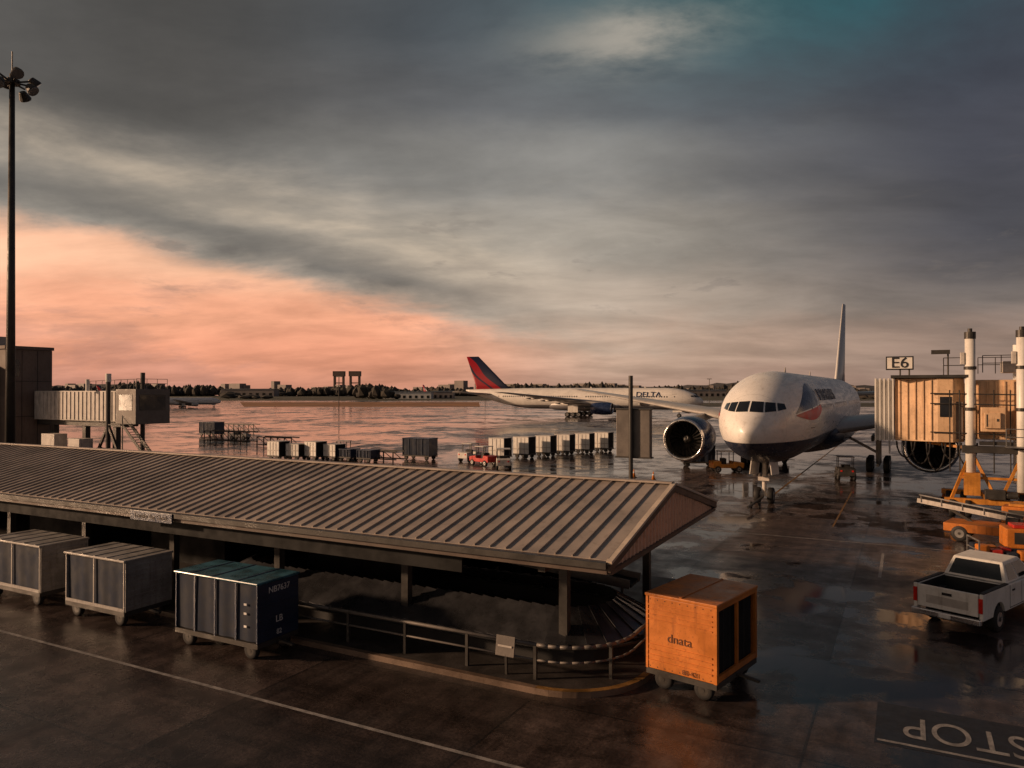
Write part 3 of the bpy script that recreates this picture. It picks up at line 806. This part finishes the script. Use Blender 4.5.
for k in range(9):
    c_=('orange','red','cloth')[k%3]; bx_=-1.05+.5*(k%5)+random.uniform(-.05,.05); by=-.3+.55*(k//5); hh=random.uniform(.3,.6)
    box(oc_g.b('bags_'+c_,c_,bev=.06),bx_-.22,bx_+.22,by-.22,by+.22,.525,.525+hh)
oc_g.done()
def cone(x,y):
    g=G('traffic_cone',(x,y,0))
    box(g.b('base','black'),-.2,.2,-.2,.2,.004,.04)
    tube(g.b('cone','orange',True),(0,0,.042),(0,0,.7),.15,.03,12)
    tube(g.b('band','text_wt',True),(0,0,.38),(0,0,.5),.095,.075,12); g.done()
for x,y in ((-20.5,61),(-18.5,60),(2.2,59.5)): cone(x,y)
tb=G('tow_bar',(-8.3,50.6,0))
beam(tb.b('bar','dsteel'),(0,0,.5),(-.2,-4.2,.35),.12,.12); wheel(tb,(-.35,-2.2,.22),(1,0,0),.22,.12); wheel(tb,(.15,-2.2,.22),(1,0,0),.22,.12); tb.done()

# ------------------------------------------------------------------ pickup
def pickup(loc,rot):
    g=G('pickup_truck',(*loc,0),rot)
    def arc(cx,r,a0,a1,n=8): return [(cx+r*math.cos(math.radians(a0+(a1-a0)*i/n)),.42+r*math.sin(math.radians(a0+(a1-a0)*i/n))) for i in range(n+1)]
    prof=[(0,.55)]+arc(1.25,.5,165,15)+arc(4.75,.5,165,15)+[(5.75,.55),(5.82,.95),(5.72,1.14),(5.2,1.23),(4.4,1.30),(0,1.34)]
    b=g.b('body_sides','white',bev=.02)
    prism(b,prof,'y',-.99,-.88); prism(b,prof,'y',.88,.99)
    m=g.b('body_core','white',bev=.015)
    box(m,2.0,4.4,-.878,.878,.5,1.30)
    prism(m,[(4.4,.5),(5.75,.5),(5.80,.95),(5.68,1.17),(5.2,1.26),(4.4,1.335)],'y',-.878,.878)
    bd=g.b('bed_floor','black'); box(bd,.08,2.0,-.878,.878,.72,.80)
    ln=g.b('bed_liner','black'); box(ln,.06,1.99,.86,.877,.8,1.3); box(ln,.06,1.99,-.877,-.86,.8,1.3); box(ln,1.97,1.995,-.86,.86,.8,1.28)
    wl=g.b('wheel_housings','black')
    box(wl,.8,1.7,-.858,-.65,.80,1.02); box(wl,.8,1.7,.65,.858,.80,1.02)
    box(g.b('tailgate','white',bev=.02),-.03,.05,-.86,.86,.66,1.33)
    box(g.b('tailgate_recess','offwhite'),-.036,-.031,-.6,.6,.8,1.05)
    box(g.b('tailgate_handle','black'),-.05,-.037,-.14,.14,1.12,1.2)
    bu=g.b('rear_bumper','alu',bev=.03); box(bu,-.2,-.035,-.98,.98,.44,.62)
    box(g.b('number_plate','text_wt'),-.206,-.201,-.17,.17,.47,.59)
    tl=g.b('tail_lights','tail_red',bev=.01); box(tl,-.035,.0,-.985,-.87,.78,1.22); box(tl,-.035,.0,.87,.985,.78,1.22)
    br=g.b('bed_rails','black'); box(br,.05,1.98,-.995,-.87,1.345,1.375); box(br,.05,1.98,.87,.995,1.345,1.375)
    B=[(2.05,-.93,1.32),(4.42,-.93,1.32),(4.42,.93,1.32),(2.05,.93,1.32)]
    T=[(2.32,-.72,1.93),(3.62,-.72,1.95),(3.62,.72,1.95),(2.32,.72,1.93)]
    cb=g.b('cab','white',bev=.04)
    hexa(cb,B+T)
    gl=g.b('windows','glass')
    for q in ((0,1),(1,2),(2,3),(3,0)):
        c=[B[q[0]],B[q[1]],T[q[1]],T[q[0]]]
        if q in((0,1),(2,3)):
            ra=((.08,.40),(.45,.92)) if q==(0,1) else ((.08,.55),(.60,.92))
            for u0,u1 in ra: quadpatch(gl,c,u0,u1,.12,.86,.008)
        else: quadpatch(gl,c,.07,.93,.12,.88,.008)
    li=g.b('door_seams','dsteel')
    for s in (-1,1):
        for xx in (2.1,3.1,4.15): box(li,xx,xx+.015,s*.993-.003,s*.993+.003,.62,1.3)
        box(li,2.1,4.15,s*.993-.003,s*.993+.003,.60,.62)
        box(g.b('door_handles','black'),2.3,2.48,s*1.0-.01,s*1.0+.01,1.1,1.15); box(g.b('door_handles','black'),3.3,3.48,s*1.0-.01,s*1.0+.01,1.1,1.15)
        box(g.b('mirrors','black',bev=.02),3.85,4.0,s*1.1-.1,s*1.1+.1,1.3,1.52)
        for cx in (1.25,4.75): wheel(g,(cx,s*.87,.40),(0,1,0),.40,.26,'alu')
        box(g.b('headlights','lens'),5.78,5.83,s*.75-.15,s*.75+.15,.85,1.05)
    box(g.b('grille','black'),5.80,5.84,-.55,.55,.7,1.05); box(g.b('front_bumper','alu',bev=.03),5.76,5.95,-.97,.97,.42,.66)
    box(g.b('underbody','black'),.2,5.6,-.7,.7,.32,.5)
    g.done()
pickup((1.05,26.5),math.radians(66))

# ------------------------------------------------------------------ sign pole near canopy
ps=G('equipment_pole',(-11.1,32.6,0))
tube(ps.b('pole','dsteel'),(0,0,0),(0,0,8.05),.10,.10,12)
bx=ps.b('cabinet','rail',bev=.03); box(bx,-.75,.85,.14,.5,4.35,6.5)
fr=ps.b('cabinet_frame','dsteel')
for z in (4.3,6.5): box(fr,-.8,.9,.1,.54,z,z+.06)
box(fr,-.06,.06,.1,.14,4.3,6.6)
ps.done()

# ------------------------------------------------------------------ light mast
lm=G('floodlight_mast',(-55.6,30.1,0))
tube(lm.b('mast','dsteel',True),(0,0,0),(0,0,29.6),.34,.17,16)
tube(lm.b('head_ring','dsteel'),(0,0,28.9),(0,0,29.2),.5,n=12)
hd=lm.b('crossarms','dsteel'); ll=lm.b('floodlights','dsteel',bev=.05); le=lm.b('floodlight_lenses','lens')
for k in range(8):
    a=2*math.pi*k/8+.5; c,s=math.cos(a),math.sin(a)
    beam(hd,(0,0,29.),(c*1.4,s*1.4,29.1),.1,.1)
    zz=29.3 if k%2 else 28.5
    tube(ll,(c*1.1,s*1.1,zz+.3),(c*1.5,s*1.5,zz-.1),.22,.42,12)
    tube(le,(c*1.51,s*1.51,zz-.11),(c*1.54,s*1.54,zz-.14),.38,n=12)
tube(hd,(0,0,29.6),(0,0,31.2),.04,n=6)
lm.done()

# ------------------------------------------------------------------ terminal wing + bridge (left)
tw=G('terminal_building')
b=tw.b('walls','brown',bev=.05)
box(b,-128,-93,49.8,55.2,0,12.2); box(b,-128,-94.2,48.6,49.8,0,10.2)
box(tw.b('parapet','brown'),-128,-92.8,49.6,55.3,12.22,12.6)
sm=tw.b('panel_joints','dsteel')
for z in (4.2,8.4): box(sm,-92.995,-92.96,49.85,55.1,z,z+.08)
for yy in (51.6,53.4): box(sm,-92.995,-92.96,yy,yy+.06,0,12.1)
gw=tw.b('windows','glass')
for k in range(8): box(gw,-127+k*4,-124+k*4,48.55,48.597,5.2,7.6)
box(gw,-92.955,-92.94,50.2,51.3,9,11)
ru=tw.b('roof_units','steel',bev=.05); box(ru,-104,-99,51,54,12.62,14.0)
tw.done()
jl=G('jet_bridge')
b=jl.b('tunnel','offwhite',bev=.03); box(b,-92.7,-76.4,52.9,55.9,3.9,7.3)
rb=jl.b('tunnel_ribs','offwhite')
x=-92.4
while x<-76.5: box(rb,x,x+.1,52.82,52.9,4.0,7.2); x+=.75
box(jl.b('lower_duct','dsteel'),-92.7,-77,53.3,55.4,3.3,3.895)
box(jl.b('cab','rail',bev=.05),-76.4,-73,52.2,56.4,3.7,7.5)
box(jl.b('cab_window','glass'),-72.99,-72.96,52.6,55.8,5.2,6.9); box(jl.b('cab_window','glass'),-75.8,-73.6,52.17,52.195,5.2,6.9)
lg=jl.b('legs','dsteel')
for xx in (-90,-84,-78.5): box(lg,xx-.3,xx+.3,53.5,54.1,0,3.3)
tube(lg,(-77.8,52.3,.5),(-77.8,52.3,9.0),.25); tube(lg,(-77.8,56.5,.5),(-77.8,56.5,9.4),.25)
wt=jl.b('column_caps','white'); tube(wt,(-77.8,52.3,8.3),(-77.8,52.3,9.2),.3); tube(wt,(-81.5,52.3,7.3),(-81.5,52.3,8.6),.2)
beam(lg,(-79.6,52.3,.8),(-76,52.3,.8),.4,.4); beam(lg,(-79.4,52.3,.9),(-77.8,52.3,3.6),.25,.25); beam(lg,(-76.2,52.3,.9),(-77.8,52.3,3.6),.25,.25)
for xx in (-79.2,-76.4): wheel(jl,(xx,52.3,.55),(0,1,0),.55,.35)
st=jl.b('stair','dsteel')
for i in range(14): box(st,-73.5+i*.3,-73.2+i*.3,51.0,52.0,3.7-i*.26,3.76-i*.26)
beam(st,(-73.5,51.0,3.7),(-69.3,51.0,.05),.08,.3); beam(st,(-73.5,52.0,3.7),(-69.3,52.0,.05),.08,.3)
beam(st,(-73.5,51.0,4.7),(-69.3,51.0,1.05),.05,.06); beam(st,(-73.5,51.0,4.7),(-73.5,51.0,0),.1,.1); beam(st,(-75.5,51.2,3.7),(-73.5,51.2,3.7),.9,.1)
railing(st,[(-82,52.9,7.3),(-73.2,52.9,7.5)],1.1,.03,1.1); railing(st,[(-73.2,52.4,7.5),(-73.2,56.2,7.5)],1.1,.03,1.1)
b=jl.b('ground_cabinets','offwhite',bev=.03); box(b,-88,-85.5,51,52.5,.3,2.4); box(b,-82.6,-80.6,50.8,52.4,.3,2.0)
jl.done()
for (x,y,w,h) in ((-84,74,9,1.6),(-72,71,6,1.3),(-104,92,12,1.5),(-48,62,4,1.1)):
    g=G('equipment_rack',(x,y,0)); fr=g.b('frame','dsteel')
    for z in (.3,h): beam(fr,(-w/2,0,z),(w/2,0,z),.12,.12); beam(fr,(-w/2,1.4,z),(w/2,1.4,z),.12,.12)
    k=0
    while k<=w: beam(fr,(-w/2+k,0,0),(-w/2+k,0,h),.1,.1); beam(fr,(-w/2+k,0,h),(-w/2+k,1.4,.3),.06,.06); k+=1.2
    g.done()

# ------------------------------------------------------------------ distance
def treeband(b):
    tmpl=bmesh.new(); bmesh.ops.create_icosphere(tmpl,subdivisions=1,radius=1)
    vs=[v.co.copy() for v in tmpl.verts]; fs=[[v.index for v in f.verts] for f in tmpl.faces]; tmpl.free()
    for i in range(2600):
        near=i%5==0
        k=random.uniform(-.95,.9); d=random.uniform(600,760) if near else random.uniform(880,1010)
        n=math.sin(k*23)+.6*math.sin(k*61+1)+.5*math.sin(k*7)
        if near and math.sin(k*37+2)<.35: continue
        h=max(3,(9 if not near else 6)+3*n+random.uniform(-3,4)); s=k*d
        x,y=sv(s,d); r=random.uniform(3,7)
        vv=[b.verts.new((x+c.x*r*random.uniform(.7,1.2),y+c.y*r*random.uniform(.7,1.2),h*.5+c.z*h*.55*random.uniform(.75,1.2))) for c in vs]
        for f in fs: b.faces.new([vv[j] for j in f])
single('distant_tree_line','trees',treeband)
def hillf(b):
    N=160; rows=[]
    for j,(dd,f) in enumerate(((1150,0),(1250,.6),(1400,1.),(1650,.8),(1900,0))):
        r=[]
        for i in range(N+1):
            k=-1.0+2.1*i/N
            prof=8+4*math.sin(k*9+1)+3*math.sin(k*21)+ 19*math.exp(-((k-.36)/.16)**2)+5*math.exp(-((k+.5)/.2)**2)
            x,y=sv(k*dd,dd); r.append(b.verts.new((x,y,max(0,prof)*f+(random.uniform(-1.8,1.8) if f else 0))))
        rows.append(r)
    for a,c in zip(rows[:-1],rows[1:]):
        for i in range(N): b.faces.new((a[i],a[i+1],c[i+1],c[i]))
single('distant_hills','hill',hillf,True)
def skyl(b):
    for i in range(90):
        k=random.uniform(-.6,.55); d=random.uniform(1050,1140); w=random.uniform(6,22); h=random.uniform(7,17)*(1.4 if random.random()<.12 else 1)
        x,y=sv(k*d,d)
        box(b,x-w/2,x+w/2,y-6,y+6,0,h)
single('distant_town_skyline','hangar',skyl)
def far_tower(s,d,w,h):
    x,y=sv(s,d); g=G('lift_bridge_tower',(x,y,0),YAW)
    box(g.b('head_house','brown'),-w/2,w/2,-5,5,h-8,h)
    lgs=g.b('legs','brown')
    for sx in (-1,1):
        box(lgs,sx*w*.38-1.2,sx*w*.38+1.2,-4,4,0,h-8.01)
    beam(lgs,(-w*.38,0,h*.5),(w*.38,0,h*.5),1.5,1.5)
    g.done()
far_tower(-272,1180,18,37); far_tower(-247,1180,18,37)
def bld(s,d,w,dp,h,m,nwin=8,name='warehouse'):
    x,y=sv(s,d); g=G(name,(x,y,0),YAW)
    box(g.b('walls',m),-w/2,w/2,-dp/2,dp/2,0,h)
    prism(g.b('roof','dsteel'),[(-dp/2-.5,h+.01),(dp/2+.5,h+.01),(0,h+h*.12)],'x',-w/2-.5,w/2+.5)
    wn=g.b('doors','dark')
    for k in range(nwin): xx=-w/2+w*(k+.5)/nwin; box(wn,xx-w/nwin*.22,xx+w/nwin*.22,-dp/2-.06,-dp/2-.01,.5,h*.5)
    g.done()
bld(-88,640,40,20,5.5,'white'); bld(-60,660,18,16,6,'hangar',4); bld(-300,860,60,20,8,'hangar'); bld(-160,840,30,20,6,'offwhite')
bld(90,830,50,20,7,'hangar'); bld(-10,850,35,20,6,'offwhite'); bld(215,850,50,20,7,'hangar'); bld(300,820,40,20,8,'brown')
for i,(s,d) in enumerate(((-150,300),(-60,260),(100,380),(-210,420),(-15,420),(160,300))):
    x,y=sv(s,d); g=G('apron_light_pole',(x,y,0)); tube(g.b('pole','dsteel'),(0,0,0),(0,0,11+i%3),.14,n=8); beam(g.b('arm','dsteel'),(-1.2,0,11+i%3),(1.2,0,11+i%3),.3,.3); g.done()

# ------------------------------------------------------------------ world
w=bpy.data.worlds.new('World'); scene.world=w; w.use_nodes=True
nt=w.node_tree; nt.nodes.clear()
out=nt.nodes.new('ShaderNodeOutputWorld')
tc=nt.nodes.new('ShaderNodeTexCoord').outputs['Generated']
sp_=nt.nodes.new('ShaderNodeSeparateXYZ'); nt.links.new(tc,sp_.inputs[0])
X,Y,Z=sp_.outputs
Rr=mth(nt,'ADD',mth(nt,'MULTIPLY',X,CR),mth(nt,'MULTIPLY',Y,SR))
Ff=mth(nt,'ADD',mth(nt,'MULTIPLY',X,-SR),mth(nt,'MULTIPLY',Y,CR))
az=mth(nt,'ARCTAN2',Rr,Ff); el=mth(nt,'ARCSINE',mth(nt,'MAXIMUM',Z,0.))
zz=mth(nt,'ADD',mth(nt,'MAXIMUM',Z,0.),.18)
cp=nt.nodes.new('ShaderNodeCombineXYZ'); nt.links.new(mth(nt,'DIVIDE',Rr,zz),cp.inputs[0]); nt.links.new(mth(nt,'DIVIDE',Ff,zz),cp.inputs[1])
mp=nt.nodes.new('ShaderNodeMapping'); mp.inputs['Rotation'].default_value=(0,0,math.radians(28)); mp.inputs['Scale'].default_value=(.75,1.2,1); nt.links.new(cp.outputs[0],mp.inputs[0])
n1=noise(nt,mp.outputs[0],.75,6,.55,.3)
n2=noise(nt,mp.outputs[0],1.7,9,.6,.25)
n3=noise(nt,tc,2.3,6,.55,.4)
sc=nt.nodes.new('ShaderNodeMapping'); sc.inputs['Scale'].default_value=(1,1,3.4); nt.links.new(tc,sc.inputs[0])
n4=noise(nt,sc.outputs[0],3.0,10,.62,.3)
n5=noise(nt,sc.outputs[0],9.0,8,.6,.2)
wv=mth(nt,'ADD',mth(nt,'MULTIPLY',mth(nt,'SUBTRACT',n1,.5),.09),mth(nt,'MULTIPLY',mth(nt,'SUBTRACT',n4,.5),.085))
wv=mth(nt,'ADD',wv,mth(nt,'MULTIPLY',mth(nt,'SUBTRACT',n5,.5),.02))
e=mth(nt,'ADD',el,wv)
def ramp(x,pts):
    n=nt.nodes.new('ShaderNodeValToRGB'); cr=n.color_ramp; nt.links.new(x,n.inputs[0]); cr.interpolation='EASE'
    cr.elements[0].position=pts[0][0]; cr.elements[0].color=(*lin(*pts[0][1]),1)
    cr.elements[1].position=pts[-1][0]; cr.elements[1].color=(*lin(*pts[-1][1]),1)
    for p,c in pts[1:-1]:
        q=cr.elements.new(p); q.color=(*lin(*c),1)
    return n.outputs[0]
base=ramp(e,[(0,(182,148,128)),(.05,(198,166,144)),(.12,(184,166,149)),(.2,(164,155,143)),(.28,(132,129,124)),(.36,(100,100,101)),(.45,(78,82,86)),(.7,(58,63,69)),(1.,(58,63,69))])
fr_=mth(nt,'MULTIPLY',sstep(nt,mth(nt,'ADD',az,mth(nt,'MULTIPLY',mth(nt,'SUBTRACT',n3,.5),.3)),.08,.56),sstep(nt,e,.0,.2,.35,.92))
c=mixc(nt,fr_,base,lin(62,62,72))
edge=mth(nt,'ADD',.083,mth(nt,'MULTIPLY',az,-.18))
dd=mth(nt,'SUBTRACT',e,edge)
azl=mth(nt,'MULTIPLY',sstep(nt,az,.16,-.2),sstep(nt,az,-2.6,-1.2))
def gauss(x,mu,sg):
    t_=mth(nt,'DIVIDE',mth(nt,'SUBTRACT',x,mu),sg)
    return mth(nt,'EXPONENT',mth(nt,'MULTIPLY',mth(nt,'MULTIPLY',t_,t_),-1.))
top_l=mth(nt,'MULTIPLY',sstep(nt,az,-.05,-.45),sstep(nt,e,.23,.34,0,.75))
c=mixc(nt,top_l,c,lin(80,75,68))
c=mixc(nt,mth(nt,'MULTIPLY',mth(nt,'MULTIPLY',gauss(dd,.080,.038),sstep(nt,az,.15,-.1)),sstep(nt,n2,.38,.6,.3,.8)),c,lin(196,178,156))
fo=mth(nt,'MULTIPLY',sstep(nt,dd,.018,-.014),azl)
oc_=ramp(e,[(0,(206,142,116)),(.04,(230,156,124)),(.09,(246,172,136)),(.15,(250,192,156)),(1.,(235,175,145))])
c=mixc(nt,fo,c,oc_)
c=mixc(nt,mth(nt,'MULTIPLY',mth(nt,'MULTIPLY',gauss(dd,.034,.022),azl),sstep(nt,n4,.35,.65,.6,.9)),c,lin(104,101,97))
c=mixc(nt,mth(nt,'MULTIPLY',mth(nt,'MULTIPLY',sstep(nt,n4,.50,.62),fo),.5),c,lin(168,124,112))
c=mixc(nt,mth(nt,'MULTIPLY',mth(nt,'MULTIPLY',sstep(nt,n5,.60,.68),gauss(el,.15,.08)),.35),c,lin(120,110,104))
g1=mth(nt,'MULTIPLY',gauss(az,.36,.28),gauss(el,.48,.10))
g1=mth(nt,'MULTIPLY',g1,sstep(nt,n2,.35,.62,.5,1.))
c=mixc(nt,mth(nt,'MULTIPLY',g1,.88),c,lin(36,90,96))
g2=mth(nt,'MULTIPLY',mth(nt,'MULTIPLY',gauss(az,.16,.12),gauss(e,.43,.03)),sstep(nt,n2,.44,.58))
c=mixc(nt,mth(nt,'MULTIPLY',g2,.75),c,lin(164,155,142))
c=mixc(nt,1.,c,sstep(nt,n2,.25,.75,.78,1.22),'MULTIPLY')
c=mixc(nt,1.,c,sstep(nt,n3,.3,.7,.86,1.14),'MULTIPLY')
bg=nt.nodes.new('ShaderNodeBackground'); nt.links.new(c,bg.inputs[0]); bg.inputs[1].default_value=1.0
SUN_EL=math.radians(15)
sd=Vector((-.84,-.54,0)).normalized()
sky=nt.nodes.new('ShaderNodeTexSky'); sky.sky_type='NISHITA'; sky.sun_disc=False; sky.sun_elevation=SUN_EL
sky.sun_rotation=math.atan2(sd.x,sd.y); sky.dust_density=4
b2=nt.nodes.new('ShaderNodeBackground'); nt.links.new(sky.outputs[0],b2.inputs[0]); b2.inputs[1].default_value=.004
ad=nt.nodes.new('ShaderNodeAddShader'); nt.links.new(bg.outputs[0],ad.inputs[0]); nt.links.new(b2.outputs[0],ad.inputs[1]); nt.links.new(ad.outputs[0],out.inputs[0])
sl=bpy.data.lights.new('sun','SUN'); sl.energy=4.0; sl.angle=math.radians(3); sl.color=(1,.64,.39)
so=bpy.data.objects.new('sun',sl); COL.objects.link(so)
v=Vector((sd.x*math.cos(SUN_EL),sd.y*math.cos(SUN_EL),math.sin(SUN_EL)))
so.rotation_euler=v.to_track_quat('Z','Y').to_euler(); so.location=v*100

# ------------------------------------------------------------------ camera
cam=bpy.data.cameras.new('camera'); cam.sensor_width=36; cam.lens=36*750/1024; cam.clip_start=.1; cam.clip_end=20000
co_=bpy.data.objects.new('camera',cam); COL.objects.link(co_)
co_.location=(0,0,7.4); co_.rotation_euler=(math.radians(90)+math.atan(6/750),0,YAW)
scene.camera=co_
